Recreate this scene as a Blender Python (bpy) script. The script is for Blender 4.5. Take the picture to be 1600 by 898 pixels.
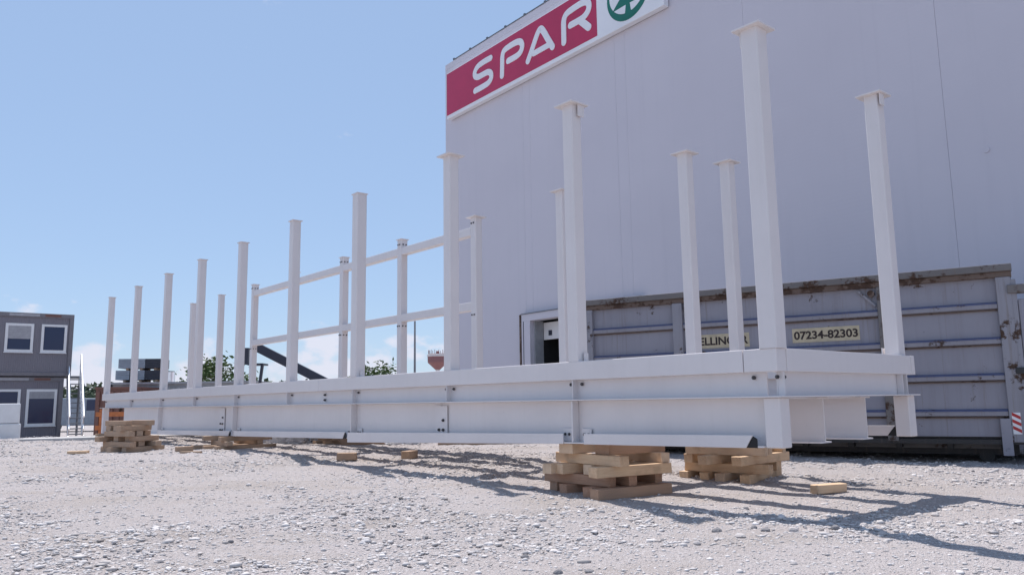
import bpy, bmesh, math, random
import numpy as np
from mathutils import Vector, Matrix
random.seed(7); rng = np.random.default_rng(11)
R = math.radians
for o in list(bpy.data.objects): bpy.data.objects.remove(o)
scene = bpy.context.scene
C = scene.collection

# ------------------------------------------------------------------ camera
CAMZ = 0.95
F_PX, PITCH, ROLL = 1226.5, 0.1445, 0.0156
cam_d = bpy.data.cameras.new('camera'); cam = bpy.data.objects.new('camera', cam_d); C.objects.link(cam)
cam_d.sensor_width = 36; cam_d.lens = F_PX / 1600 * 36
cam_d.clip_start = 0.05; cam_d.clip_end = 6000
_c, _s = math.cos(PITCH), math.sin(PITCH); _cr, _sr = math.cos(ROLL), math.sin(ROLL)
_fw = Vector((0, _c, _s)); _up = Vector((0, -_s, _c)); _rt = Vector((1, 0, 0))
_r2 = _rt * _cr - _up * _sr; _u2 = _rt * _sr + _up * _cr
M4 = Matrix((( _r2.x, _u2.x, -_fw.x, 0), (_r2.y, _u2.y, -_fw.y, 0), (_r2.z, _u2.z, -_fw.z, CAMZ), (0, 0, 0, 1)))
cam.matrix_world = M4
scene.camera = cam

# ------------------------------------------------------------------ sky, sun, exposure
SUN_EL, SUN_AZ = R(66), R(-24)          # azimuth clockwise from +Y
world = bpy.data.worlds.new('World'); scene.world = world; world.use_nodes = True
wn = world.node_tree.nodes; wl = world.node_tree.links; wn.clear()
def wnode(t, **kw):
    n = wn.new(t)
    for k, v in kw.items(): setattr(n, k, v)
    return n
sky = wnode('ShaderNodeTexSky', sky_type='NISHITA', sun_disc=False, sun_elevation=SUN_EL, sun_rotation=SUN_AZ,
            altitude=300, air_density=1.0, dust_density=0.3, ozone_density=2.0)
wbg = wnode('ShaderNodeBackground'); wbg.inputs['Strength'].default_value = 0.122
wout = wnode('ShaderNodeOutputWorld')
tc = wnode('ShaderNodeTexCoord'); sep = wnode('ShaderNodeSeparateXYZ')
wl.new(tc.outputs['Generated'], sep.inputs[0])
mp = wnode('ShaderNodeMapping'); mp.inputs['Scale'].default_value = (1, 1, 1.7); mp.inputs['Location'].default_value = (2.35, 0.2, 0.2)
wl.new(tc.outputs['Generated'], mp.inputs[0])
nz = wnode('ShaderNodeTexNoise'); nz.inputs['Scale'].default_value = 13; nz.inputs['Detail'].default_value = 8; nz.inputs['Roughness'].default_value = 0.55
wl.new(mp.outputs[0], nz.inputs['Vector'])
# cumulus band low over the horizon all round
band = wnode('ShaderNodeMapRange', interpolation_type='SMOOTHSTEP'); band.inputs[1].default_value = 0.03; band.inputs[2].default_value = 0.15
band.inputs[3].default_value = 0.07; band.inputs[4].default_value = -0.20
wl.new(sep.outputs['Z'], band.inputs[0])
add = wnode('ShaderNodeMath', operation='ADD'); wl.new(nz.outputs['Fac'], add.inputs[0]); wl.new(band.outputs[0], add.inputs[1])
cm = wnode('ShaderNodeMapRange', interpolation_type='SMOOTHSTEP'); cm.inputs[1].default_value = 0.50; cm.inputs[2].default_value = 0.62
cm.inputs[3].default_value = 0; cm.inputs[4].default_value = 0.85
wl.new(add.outputs[0], cm.inputs[0])
mix = wnode('ShaderNodeMix', data_type='RGBA'); mix.inputs['B'].default_value = (5.9, 5.95, 6.8, 1)
wl.new(cm.outputs[0], mix.inputs['Factor'])
# thin even summer haze over the whole dome
veil = wnode('ShaderNodeMix', data_type='RGBA'); veil.inputs['Factor'].default_value = 0.66; veil.inputs['B'].default_value = (2.95, 4.1, 6.15, 1)
wl.new(sky.outputs[0], veil.inputs['A']); wl.new(veil.outputs['Result'], mix.inputs['A'])
wl.new(mix.outputs['Result'], wbg.inputs['Color']); wl.new(wbg.outputs[0], wout.inputs['Surface'])

sun_l = bpy.data.lights.new('sun', 'SUN'); sun = bpy.data.objects.new('sun', sun_l); C.objects.link(sun)
sun_l.energy = 4.9; sun_l.angle = R(0.53); sun_l.color = (1.0, 0.945, 0.91)
SD = Vector((math.sin(SUN_AZ) * math.cos(SUN_EL), math.cos(SUN_AZ) * math.cos(SUN_EL), math.sin(SUN_EL)))
sun.rotation_euler = SD.to_track_quat('Z', 'Y').to_euler(); sun.location = SD * 60
vs = scene.view_settings; vs.view_transform = 'Standard'; vs.look = 'None'; vs.exposure = 0.15; vs.gamma = 1
scene.render.engine = 'CYCLES'
scene.cycles.max_bounces = 8

# ------------------------------------------------------------------ materials
class NT:
    def __init__(s, name):
        s.m = bpy.data.materials.new(name); s.m.use_nodes = True
        s.n = s.m.node_tree.nodes; s.l = s.m.node_tree.links
        s.b = s.n['Principled BSDF']
    def new(s, t, ins=None, **kw):
        n = s.n.new(t)
        for k, v in kw.items(): setattr(n, k, v)
        for k, v in (ins or {}).items():
            if hasattr(v, 'is_output'): s.l.new(v, n.inputs[k])
            else: n.inputs[k].default_value = v
        return n
    def co(s, kind='Object', scale=(1, 1, 1)):
        t = s.new('ShaderNodeTexCoord')
        return s.new('ShaderNodeMapping', {'Vector': t.outputs[kind], 'Scale': scale}).outputs[0]
    def noise(s, vec, scale, detail=4, rough=.55, dist=0):
        return s.new('ShaderNodeTexNoise', {'Vector': vec, 'Scale': scale, 'Detail': detail, 'Roughness': rough, 'Distortion': dist}).outputs['Fac']
    def ramp(s, fac, a, b, lo=0., hi=1.):
        return s.new('ShaderNodeMapRange', {0: fac, 1: a, 2: b, 3: lo, 4: hi}).outputs[0]
    def mix(s, fac, a, b, blend='MIX'):
        n = s.new('ShaderNodeMix', data_type='RGBA', blend_type=blend)
        for k, v in (('Factor', fac), ('A', a), ('B', b)):
            if hasattr(v, 'is_output'): s.l.new(v, n.inputs[k])
            elif k == 'Factor': n.inputs[k].default_value = v
            else: n.inputs[k].default_value = tuple(v) + (1,)
        return n.outputs['Result']
    def col(s, v):
        if hasattr(v, 'is_output'): s.l.new(v, s.b.inputs['Base Color'])
        else: s.b.inputs['Base Color'].default_value = tuple(v) + (1,)
    def set(s, rough=.5, metal=0, spec=.5):
        for k, v in (('Roughness', rough), ('Metallic', metal), ('Specular IOR Level', spec)):
            if hasattr(v, 'is_output'): s.l.new(v, s.b.inputs[k])
            else: s.b.inputs[k].default_value = v
    def bump(s, h, strength=.3, dist=.01):
        n = s.new('ShaderNodeBump', {'Height': h, 'Strength': strength, 'Distance': dist})
        s.l.new(n.outputs[0], s.b.inputs['Normal'])

def simple(name, col, rough=.5, metal=0, var=.12, scale=6, spec=.5):
    t = NT(name); v = t.co()
    n = t.noise(v, scale, 5)
    a = [c * (1 - var) for c in col]; b = [min(1, c * (1 + var)) for c in col]
    t.col(t.mix(t.ramp(n, .3, .7), a, b)); t.set(rough, metal, spec)
    t.bump(t.noise(v, scale * 12, 3), .08, .004)
    return t.m

M = {}
def white_paint():
    t = NT('white_paint'); v = t.co()
    n = t.noise(v, 1.3, 6, .6); n2 = t.noise(v, 22, 4)
    c = t.mix(t.ramp(n, .35, .75), (.725, .685, .68), (.68, .64, .635))
    c = t.mix(t.ramp(n2, .66, .8, 0, .35), c, (.60, .57, .52))
    gr = t.noise(t.co('Object', (9, 9, .8)), 1.1, 5, .6)
    c = t.mix(t.ramp(gr, .52, .8, 0, .14), c, (.52, .485, .455))
    t.col(c); t.set(t.ramp(n, .3, .7, .32, .48)); t.bump(t.noise(v, 90, 2), .04, .002)
    return t.m
M['white'] = white_paint()
def wall_mat():
    t = NT('cladding'); v = t.co(); st = t.co('Object', (.35, 1, .35))
    n = t.noise(st, .9, 4); s2 = t.noise(t.co('Object', (2.2, 1, .08)), 2, 4)
    c = t.mix(t.ramp(n, .3, .7), (.60, .575, .625), (.57, .545, .595))
    c = t.mix(t.ramp(s2, .55, .8, 0, .25), c, (.50, .48, .53))
    t.col(c); t.set(.5, 0, .35)
    w = t.new('ShaderNodeTexWave', {'Vector': v, 'Scale': 3.2, 'Distortion': 0}, wave_type='BANDS', bands_direction='Z', wave_profile='SIN')
    t.bump(w.outputs['Fac'], .10, .004)
    return t.m
M['wall'] = wall_mat()
M['coping'] = simple('coping_metal', (.16, .17, .19), .45, .3)
M['red'] = simple('sign_red', (.46, .020, .085), .42, 0, .06, 1.5)
M['sign_white'] = simple('sign_white', (.78, .79, .82), .4, 0, .04, 1)
M['sign_green'] = simple('sign_green', (.004, .15, .105), .4, 0, .08, 2)
M['black'] = simple('rubber_and_gap_black', (.012, .012, .014), .7)  # tyre black, also colours the wedges drawn in for dark gaps
M['bolt'] = simple('bolt_steel', (.10, .095, .10), .5, .7)
M['dark'] = simple('dark_interior', (.012, .012, .013), .9)  # darkness of the unlit door interior is put into this colour
def container_mat(name, base, rust=.5):
    t = NT(name); v = t.co()
    big = t.noise(v, .8, 5); streak = t.noise(t.co('Object', (7, 7, .35)), 1.6, 5); fine = t.noise(v, 9, 6, .7)
    c = t.mix(t.ramp(big, .3, .7), base, [x * .84 for x in base])
    c = t.mix(t.ramp(streak, .5, .8, 0, .45), c, [base[0] * .66, base[1] * .62, base[2] * .60])
    run = t.noise(t.co('Object', (16, 16, .5)), 1.3, 6, .7)
    c = t.mix(t.ramp(run, .56, .72, 0, .55), c, (.17, .125, .10))
    m = t.ramp(t.new('ShaderNodeMath', {0: fine, 1: t.noise(v, 2.1, 3)}, operation='MULTIPLY').outputs[0], .42 - .10 * rust, .47 - .10 * rust)
    rc = t.mix(t.noise(v, 30, 4), (.022, .014, .011), (.105, .055, .034))
    t.col(t.mix(m, c, rc)); t.set(t.ramp(m, 0, 1, .5, .85)); t.bump(t.new('ShaderNodeMath', {0: big, 1: m}, operation='SUBTRACT').outputs[0], .25, .01)
    return t.m
M['skip'] = container_mat('skip_paint', (.30, .295, .34), .66)
M['skip_ridge'] = container_mat('skip_ridge_paint', (.29, .28, .315), 1.15)
M['skip_rail'] = container_mat('skip_rail_paint', (.17, .155, .15), 1.35)
M['skip_post'] = container_mat('skip_post_paint', (.29, .285, .32), 1.25)
M['skip_blue'] = container_mat('skip_blue_line', (.085, .105, .21), .9)
M['skip_dark'] = container_mat('skip_underframe', (.030, .030, .032), .2)
M['rust'] = container_mat('rusted_paint', (.15, .10, .075), 1.6)
M['plate'] = simple('sign_plate', (.50, .43, .30), .6, 0, .15, 9)
M['ink'] = simple('plate_lettering', (.03, .018, .016), .6)
M['hz_red'] = simple('hazard_red', (.45, .03, .03), .5)
M['blue_cont'] = container_mat('blue_container_paint', (.07, .14, .30), .4)
def timber_mat():
    t = NT('timber'); oi = t.new('ShaderNodeObjectInfo').outputs['Random']
    v = t.co('Object', (1.2, 14, 14)); g = t.noise(v, 3.0, 6, .65, .6); k = t.noise(t.co(), 5, 3)
    c = t.mix(t.ramp(g, .3, .72), (.74, .53, .33), (.58, .37, .22))
    c = t.mix(t.ramp(oi, 0, 1, 0, .75), c, (.70, .56, .43))
    c = t.mix(t.ramp(k, .58, .75, 0, .4), c, (.27, .18, .12))
    t.col(c); t.set(.75, 0, .25); t.bump(g, .35, .004)
    return t.m
M['timber'] = timber_mat()
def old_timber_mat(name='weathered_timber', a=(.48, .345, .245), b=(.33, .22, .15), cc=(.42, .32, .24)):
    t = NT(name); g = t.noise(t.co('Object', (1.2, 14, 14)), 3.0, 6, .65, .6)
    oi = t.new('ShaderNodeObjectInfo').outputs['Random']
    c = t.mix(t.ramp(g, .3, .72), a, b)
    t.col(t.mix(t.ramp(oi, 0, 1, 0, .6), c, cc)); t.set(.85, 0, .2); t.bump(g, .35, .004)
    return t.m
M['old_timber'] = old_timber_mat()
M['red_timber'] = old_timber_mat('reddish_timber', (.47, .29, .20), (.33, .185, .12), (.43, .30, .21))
def gravel_mat():
    t = NT('gravel_ground'); v = t.co()
    big = t.noise(v, .33, 5, .6); mid = t.noise(v, 2.3, 5, .6); fine = t.noise(v, 26, 6, .7)
    vo = t.new('ShaderNodeTexVoronoi', {'Vector': v, 'Scale': 52.0}); vo2 = t.new('ShaderNodeTexVoronoi', {'Vector': v, 'Scale': 120.0})
    c = t.mix(t.ramp(big, .35, .65), (.51, .465, .46), (.465, .415, .395))
    c = t.mix(t.ramp(mid, .4, .7, 0, .6), c, (0.499, 0.466, 0.457))
    dust = t.noise(t.co('Object', (.55, 1.3, 1)), .8, 4, .5, .8)
    c = t.mix(t.ramp(dust, .48, .68, 0, .75), c, (0.404, 0.352, 0.313))
    g = t.new('ShaderNodeSeparateColor', {0: vo.outputs['Color']}).outputs[0]
    c = t.mix(t.ramp(g, 0, 1, -.1, .5), c, (0.550, 0.517, 0.512))
    c = t.mix(t.ramp(vo.outputs['Distance'], .4, .8, 0, .4), c, (.33, .30, .285))
    c = t.mix(t.ramp(fine, .58, .78, 0, .4), c, (.33, .30, .285))
    t.col(c); t.set(.95, 0, .15)
    h = t.new('ShaderNodeMath', {0: vo.outputs['Distance'], 1: -1.2}, operation='MULTIPLY').outputs[0]
    h = t.new('ShaderNodeMath', {0: h, 1: vo2.outputs['Distance']}, operation='SUBTRACT').outputs[0]
    h = t.new('ShaderNodeMath', {0: h, 1: fine}, operation='ADD').outputs[0]
    t.bump(h, .85, .014)
    return t.m
M['gravel'] = gravel_mat()
def stone_mat():
    t = NT('limestone_gravel'); v = t.co()
    n = t.noise(v, 1.7, 4); f = t.new('ShaderNodeAttribute', attribute_name='tone').outputs['Fac']
    c = t.mix(t.ramp(f, .0, .45), (.30, .27, .255), (.56, .53, .515)); c = t.mix(t.ramp(f, .45, 1), c, (.70, .67, .66))
    c = t.mix(t.ramp(n, .62, .72, 0, .5), c, (.48, .44, .41))
    t.col(c); t.set(.9, 0, .2)
    return t.m
M['stone'] = stone_mat()
M['stone_pale'] = simple('pale_stone', (0.447, 0.415, 0.402), .9, 0, .2, 9)
M['stone_dark'] = simple('grey_stone', (.22, .21, .215), .9, 0, .3, 20)
M['concrete'] = simple('concrete', (.46, .45, .44), .85, 0, .15, 3)
def office_mat():
    t = NT('office_panel'); v = t.co()
    w = t.new('ShaderNodeTexWave', {'Vector': v, 'Scale': 4.0}, wave_type='BANDS', bands_direction='X', wave_profile='TRI')
    n = t.noise(v, .9, 4)
    t.col(t.mix(t.ramp(n, .3, .7), (.20, .19, .215), (.175, .165, .19))); t.set(.55); t.bump(w.outputs['Fac'], .5, .02)
    return t.m
M['office'] = office_mat()
M['office_frame'] = simple('office_frame', (.18, .17, .185), .5)
M['pvc'] = simple('white_pvc', (.74, .74, .74), .4, 0, .03)
M['shutter'] = simple('roller_shutter', (.36, .36, .38), .6)
def glass_mat():
    t = NT('window_glass'); t.col((.03, .042, .09)); t.set(.08, 0, .35); return t.m
M['glass'] = glass_mat()
M['alu'] = simple('aluminium', (.90, .90, .91), .30, 1.0, .03)
M['package'] = simple('white_wrap', (.70, .71, .72), .35, 0, .06, 4)
M['steel_blue'] = simple('primed_steel', (.26, .30, .35), .5, .2)
M['steel_dark'] = simple('dark_steel', (.035, .04, .055), .5, .3)
M['grey_paint'] = simple('grey_paint', (.34, .35, .37), .55)
M['rust_red'] = container_mat('rust_red_paint', (.19, .085, .065), .9)
M['orange'] = simple('orange_paint', (.50, .16, .05), .6)
M['machine'] = simple('machine_blue', (.022, .026, .045), .45)
M['galv'] = simple('galvanised', (.22, .23, .25), .5, .6)
M['tower_red'] = simple('tower_brown', (.22, .10, .10), .7)
M['tower_white'] = simple('tower_pale', (.55, .52, .52), .7)
def leaf_mat(name, a, b):
    t = NT(name); v = t.co(); oi = t.noise(v, 1.1, 3)
    t.col(t.mix(t.ramp(oi, .3, .7), a, b)); t.set(.6, 0, .3)
    try: t.b.inputs['Transmission Weight'].default_value = 0
    except Exception: pass
    return t.m
M['leaf'] = leaf_mat('leaves', (.045, .085, .022), (.085, .13, .04))
M['leaf_far'] = leaf_mat('far_leaves', (.035, .06, .03), (.06, .085, .05))
M['bark'] = simple('bark', (.10, .075, .055), .9, 0, .3, 12)
def plastic_mat():
    t = NT('crumpled_plastic'); t.col((.72, .74, .78)); t.set(.15, 0, .6)
    t.b.inputs['Transmission Weight'].default_value = .45; return t.m
M['plastic'] = plastic_mat()

# ------------------------------------------------------------------ mesh helpers
class MB:
    def __init__(s): s.v = []; s.f = []
    def add(s, vs, fs):
        k = len(s.v); s.v += [tuple(p) for p in vs]; s.f += [tuple(i + k for i in f) for f in fs]; return s
    def box(s, x0, x1, y0, y1, z0, z1):
        vs = [(x0,y0,z0),(x1,y0,z0),(x1,y1,z0),(x0,y1,z0),(x0,y0,z1),(x1,y0,z1),(x1,y1,z1),(x0,y1,z1)]
        return s.add(vs, [(0,3,2,1),(4,5,6,7),(0,1,5,4),(1,2,6,5),(2,3,7,6),(3,0,4,7)])
    def hexa(s, vs):
        return s.add(vs, [(0,3,2,1),(4,5,6,7),(0,1,5,4),(1,2,6,5),(2,3,7,6),(3,0,4,7)])
    def prism(s, poly, a0, a1, axis='y'):
        n = len(poly)
        def P(p, a):
            return (p[0], a, p[1]) if axis == 'y' else ((a, p[0], p[1]) if axis == 'x' else (p[0], p[1], a))
        vs = [P(p, a0) for p in poly] + [P(p, a1) for p in poly]
        return s.add(vs, [tuple(range(n))[::-1], tuple(range(n, 2 * n))] + [(i, (i + 1) % n, n + (i + 1) % n, n + i) for i in range(n)])
    def bar(s, p0, p1, w, h=None, up=(0, 0, 1)):
        h = h or w; p0 = Vector(p0); p1 = Vector(p1); d = (p1 - p0).normalized(); u = Vector(up)
        if abs(d.dot(u)) > .95: u = Vector((1, 0, 0))
        a = d.cross(u).normalized(); b = a.cross(d).normalized()
        q = [(-w/2,-h/2),(w/2,-h/2),(w/2,h/2),(-w/2,h/2)]
        vs = [p0 + a*x + b*y for x, y in q] + [p1 + a*x + b*y for x, y in q]
        return s.hexa(vs)
    def tube(s, p0, p1, r0, r1=None, n=10):
        r1 = r0 if r1 is None else r1; p0 = Vector(p0); p1 = Vector(p1); d = (p1 - p0).normalized()
        u = Vector((0, 0, 1)) if abs(d.z) < .95 else Vector((1, 0, 0)); a = d.cross(u).normalized(); b = a.cross(d)
        vs = [p + (a * math.cos(6.28318 * i / n) + b * math.sin(6.28318 * i / n)) * r for p, r in ((p0, r0), (p1, r1)) for i in range(n)]
        return s.add(vs, [tuple(range(n))[::-1], tuple(range(n, 2*n))] + [(i, (i+1) % n, n + (i+1) % n, n + i) for i in range(n)])
    def mesh(s, name):
        me = bpy.data.meshes.new(name); me.from_pydata(s.v, [], s.f)
        bm = bmesh.new(); bm.from_mesh(me); bmesh.ops.recalc_face_normals(bm, faces=bm.faces); bm.to_mesh(me); bm.free()
        return me
    def build(s, name, mat, parent=None, bevel=0, seg=2):
        me = s.mesh(name)
        if bevel:
            bm = bmesh.new(); bm.from_mesh(me)
            bmesh.ops.bevel(bm, geom=bm.edges[:], offset=bevel, segments=seg, profile=.5, affect='EDGES', clamp_overlap=True)
            bm.to_mesh(me); bm.free()
        return link(name, me, mat, parent)
def link(name, me, mat, parent=None):
    if mat is not None and not me.materials: me.materials.append(M[mat] if isinstance(mat, str) else mat)
    o = bpy.data.objects.new(name, me); C.objects.link(o)
    if parent is not None: o.parent = parent
    return o
def tag(o, label, cat, group=None):
    o['label'] = label; o['category'] = cat
    if group: o['group'] = group
    return o
def thing(name, label, cat, loc=(0, 0, 0), rz=0, group=None):
    o = bpy.data.objects.new(name, None); C.objects.link(o); o.location = loc; o.rotation_euler = (0, 0, rz)
    o.empty_display_size = .2
    return tag(o, label, cat, group)
def struct(o): o['kind'] = 'structure'; return o

# ------------------------------------------------------------------ the lie of the ground
NX, NY, ANG = 2.1624, 6.5371, 0.7067
UX, UY, VX, VY = -math.sin(ANG), math.cos(ANG), math.cos(ANG), math.sin(ANG)
def sstep(a, b, x):
    t = np.clip((x - a) / (b - a), 0, 1); return t * t * (3 - 2 * t)
_lat = rng.random((8, 257, 257))
def vnoise(x, y, k=0):
    xi = np.floor(x).astype(int); yi = np.floor(y).astype(int); fx = x - xi; fy = y - yi
    fx = fx*fx*(3-2*fx); fy = fy*fy*(3-2*fy); L = _lat[k]
    a = L[xi % 256, yi % 256]; b = L[(xi+1) % 256, yi % 256]; c = L[xi % 256, (yi+1) % 256]; d = L[(xi+1) % 256, (yi+1) % 256]
    return (a*(1-fx)+b*fx)*(1-fy)+(c*(1-fx)+d*fx)*fy
def ground_base(x, y):
    x = np.asarray(x, float); y = np.asarray(y, float)
    u = (x - NX) * UX + (y - NY) * UY
    return .135 * sstep(0.5, 13, u) - .50 * sstep(23.2, 27.5, u)
def ground_z(x, y):
    x = np.asarray(x, float); y = np.asarray(y, float)
    r = np.hypot(x, y); near = 1 - sstep(22, 45, r)
    st = stony(x, y)
    z = ground_base(x, y) + near * (.05 * (vnoise(x*.45+9, y*.45, 0) - .5) + (.3+.7*st) * (.034 * (vnoise(x*1.7, y*1.7+5, 1) - .5)
        + .042 * (vnoise(x*5.1, y*5.1, 2) - .5) + .032 * (vnoise(x*13.3, y*13.3, 3) - .5)))
    return z
def stony(x, y):
    n = vnoise(x*.7+31, y*.9+7, 4)*.65 + vnoise(x*2.1, y*2.6, 5)*.35
    tr = np.exp(-((y - 4.75 - .05*x - .22*np.sin(x*.9)) / .42) ** 2) * sstep(-2.5, .5, x) + .7*np.exp(-((y - 8.6 + .45*x) / .5) ** 2) * sstep(1, -1.5, x)
    return sstep(.33, .62, n) * (1 - .9 * np.clip(tr, 0, 1))
def gz(x, y): return float(ground_base(x, y))

def build_ground():
    def axis(lo, hi, step, far, n):
        core = np.arange(lo, hi + 1e-6, step)
        g = np.geomspace(step, far, n); up = hi + np.cumsum(g); dn = lo - np.cumsum(g)
        return np.concatenate([dn[::-1], core, up])
    xs = axis(-11, 8, .06, 500, 60); ys = axis(3.2, 20, .05, 500, 60)
    X, Y = np.meshgrid(xs, ys, indexing='ij'); Z = ground_z(X, Y)
    nx, ny = X.shape
    v = np.stack([X, Y, Z], -1).reshape(-1, 3).astype(np.float32)
    i = np.arange(nx*ny).reshape(nx, ny)
    q = np.stack([i[:-1, :-1], i[1:, :-1], i[1:, 1:], i[:-1, 1:]], -1).reshape(-1, 4)
    me = bpy.data.meshes.new('ground'); me.vertices.add(len(v)); me.vertices.foreach_set('co', v.ravel())
    me.loops.add(q.size); me.loops.foreach_set('vertex_index', q.ravel().astype(np.int32))
    me.polygons.add(len(q)); me.polygons.foreach_set('loop_start', np.arange(0, q.size, 4, dtype=np.int32))
    me.polygons.foreach_set('use_smooth', np.ones(len(q), bool)); me.update(calc_edges=True)
    return struct(link('ground', me, 'gravel'))
build_ground()

PHI = (1 + 5 ** .5) / 2
ICO_V = np.array([(-1,PHI,0),(1,PHI,0),(-1,-PHI,0),(1,-PHI,0),(0,-1,PHI),(0,1,PHI),(0,-1,-PHI),(0,1,-PHI),(PHI,0,-1),(PHI,0,1),(-PHI,0,-1),(-PHI,0,1)], float)
ICO_V /= np.linalg.norm(ICO_V[0])
ICO_F = np.array([(0,11,5),(0,5,1),(0,1,7),(0,7,10),(0,10,11),(1,5,9),(5,11,4),(11,10,2),(10,7,6),(7,1,8),(3,9,4),(3,4,2),(3,2,6),(3,6,8),(3,8,9),(4,9,5),(2,4,11),(6,2,10),(8,6,7),(9,8,1)])
def build_gravel(n):
    d = 3.9 * (24 / 3.9) ** rng.random(n * 2); a = rng.uniform(-.72, .72, n * 2); x = d * a; y = d
    st = stony(x, y); keep = rng.random(n * 2) < (.38 + .62 * st); x, y, d, st = x[keep][:n], y[keep][:n], d[keep][:n], st[keep][:n]; n = len(x)
    s = np.exp(rng.normal(math.log(.0050), .58, n)) * (.8 + .5 * st) * (.75 + d * .055); s = np.clip(s, .003, .032)
    z = ground_z(x, y)
    V = ICO_V[None] * (1 + rng.normal(0, .16, (n, 12, 1)))
    th = rng.uniform(0, 6.283, n); c, q = np.cos(th)[:, None], np.sin(th)[:, None]
    sx = s * rng.uniform(.8, 1.5, n); sy = s * rng.uniform(.7, 1.1, n); sz = s * rng.uniform(.32, .62, n)
    vx = V[..., 0] * sx[:, None]; vy = V[..., 1] * sy[:, None]; vz = V[..., 2] * sz[:, None]
    P = np.stack([x[:, None] + vx*c - vy*q, y[:, None] + vx*q + vy*c, z[:, None] + vz + .25 * sz[:, None]], -1).reshape(-1, 3).astype(np.float32)
    Fc = (ICO_F[None] + (np.arange(n) * 12)[:, None, None]).reshape(-1, 3).astype(np.int32)
    me = bpy.data.meshes.new('gravel_stones'); me.vertices.add(len(P)); me.vertices.foreach_set('co', P.ravel())
    me.loops.add(Fc.size); me.loops.foreach_set('vertex_index', Fc.ravel()); me.polygons.add(len(Fc))
    me.polygons.foreach_set('loop_start', np.arange(0, Fc.size, 3, dtype=np.int32)); me.update(calc_edges=True)
    at = me.attributes.new('tone', 'FLOAT', 'POINT'); at.data.foreach_set('value', np.repeat(np.clip(rng.normal(.5, .2, n), 0, 1), 12).astype(np.float32))
    o = link('gravel_stones', me, 'stone'); o['kind'] = 'stuff'; tag(o, 'pale crushed limestone gravel strewn over the yard', 'gravel')
build_gravel(105000)

# ------------------------------------------------------------------ the white steel frame (local x = across, y = along, origin at near corner)
Z_TOP, Z_BASE, Z_BOX, Z_FL = 4.148, 1.355, 1.165, 0.965
WID = 2.38
LEN = 21.5
def z_low(u): return Z_FL - .012 - (.405 + .0137 * u)
frame = thing('steel_framework', 'long white painted steel frame with upright posts, propped on timber stacks', 'steel frame', (NX, NY, 0), ANG)
near_u = [0, 2.28, 4.53, 6.92, 9.18, 11.53, 13.85, 16.18, 18.72, 21.4]
far_u = [0.05, 2.56, 4.9, 7.06, 9.44, 11.8, 14.25, 16.7, 19.15, 21.55]
col_me = None
CW = .075
def column_mesh(h, w=CW):
    mb = MB().box(-w, w, -w, w, 0, h); me = mb.mesh('column')
    bm = bmesh.new(); bm.from_mesh(me)
    bmesh.ops.bevel(bm, geom=[e for e in bm.edges if abs(e.verts[0].co.z - e.verts[1].co.z) > .1], offset=.016, segments=3, profile=.5, affect='EDGES')
    for f in bm.faces: f.smooth = False
    bm.to_mesh(me); bm.free(); me.materials.append(M['white']); return me
HCOL = Z_TOP - Z_BASE
col_me = column_mesh(HCOL); wide_me = column_mesh(HCOL, .083)
cap_me = MB().box(-.135, .135, -.135, .135, 0, .016).mesh('cap_plate'); cap_me.materials.append(M['white'])
cap_small = MB().box(-.094, .094, -.094, .094, 0, .014).mesh('cap_plate'); cap_small.materials.append(M['white'])
tab_me = MB().box(-.006, .006, -.045, .045, -.13, 0).mesh('cap_tab'); tab_me.materials.append(M['white'])
def bolt_mesh(r=.019, l=.013):
    mb = MB(); n = 6
    mb.prism([(r*math.cos(i*math.pi/3), r*math.sin(i*math.pi/3)) for i in range(n)], -l, 0, 'y')
    mb.prism([(r*.5*math.cos(i*math.pi/4), r*.5*math.sin(i*math.pi/4)) for i in range(8)], -l-.012, -l, 'y')
    me = mb.mesh('bolt'); me.materials.append(M['bolt']); return me
bolt_me = bolt_mesh()
def bolt(x, y, z, rz, parent=None, sc=1.0):
    o = bpy.data.objects.new('bolt', bolt_me); C.objects.link(o); o.parent = parent or frame
    o.location = (x, y, z); o.rotation_euler = (0, 0, rz); o.scale = (sc, sc, sc); return o
def column(v, u, h=None, zb=Z_BASE, tab=None, basetab=None, small=False):
    o = bpy.data.objects.new('column', col_me if h is None else column_mesh(h)); C.objects.link(o); o.parent = frame; o.location = (v, u, zb)
    hh = HCOL if h is None else h
    c = bpy.data.objects.new('cap_plate', cap_small if small else cap_me); C.objects.link(c); c.parent = o; c.location = (0, 0, hh); c.rotation_euler = (0, 0, random.uniform(-.01, .01))
    if tab is not None:
        t = bpy.data.objects.new('cap_tab', tab_me); C.objects.link(t); t.parent = o
        t.location = (tab[0], tab[1], hh - .001); t.rotation_euler = (0, 0, tab[2])
    if basetab is not None:
        MB().box(-.03, .03, -.006, .006, 0, .085).build('base_tab', 'white', o, .003).location = (basetab[0], basetab[1], .001)
    return o
for k, u in enumerate(near_u):
    column(0, u, tab=(-.0, .105, R(90)) if k in (0,) else ((.04, -.105, R(90)) if k in (1,) else None),
           basetab=(.02, .1) if k == 0 else ((.02, -.1) if k % 2 else None), small=k > 2)
for o in list(frame.children):
    if o.name.startswith('column') and o.location.x == 0 and any(abs(o.location.y - near_u[k]) < 1e-4 for k in (0, 3)): o.data = wide_me
fcols = {}
for k, u in enumerate(far_u):
    fcols[k] = column(WID, u, tab=(-.04, -.105, R(90)) if k == 0 else None, basetab=(-.04, .1) if k in (0, 3) else None, small=k > 3)

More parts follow.
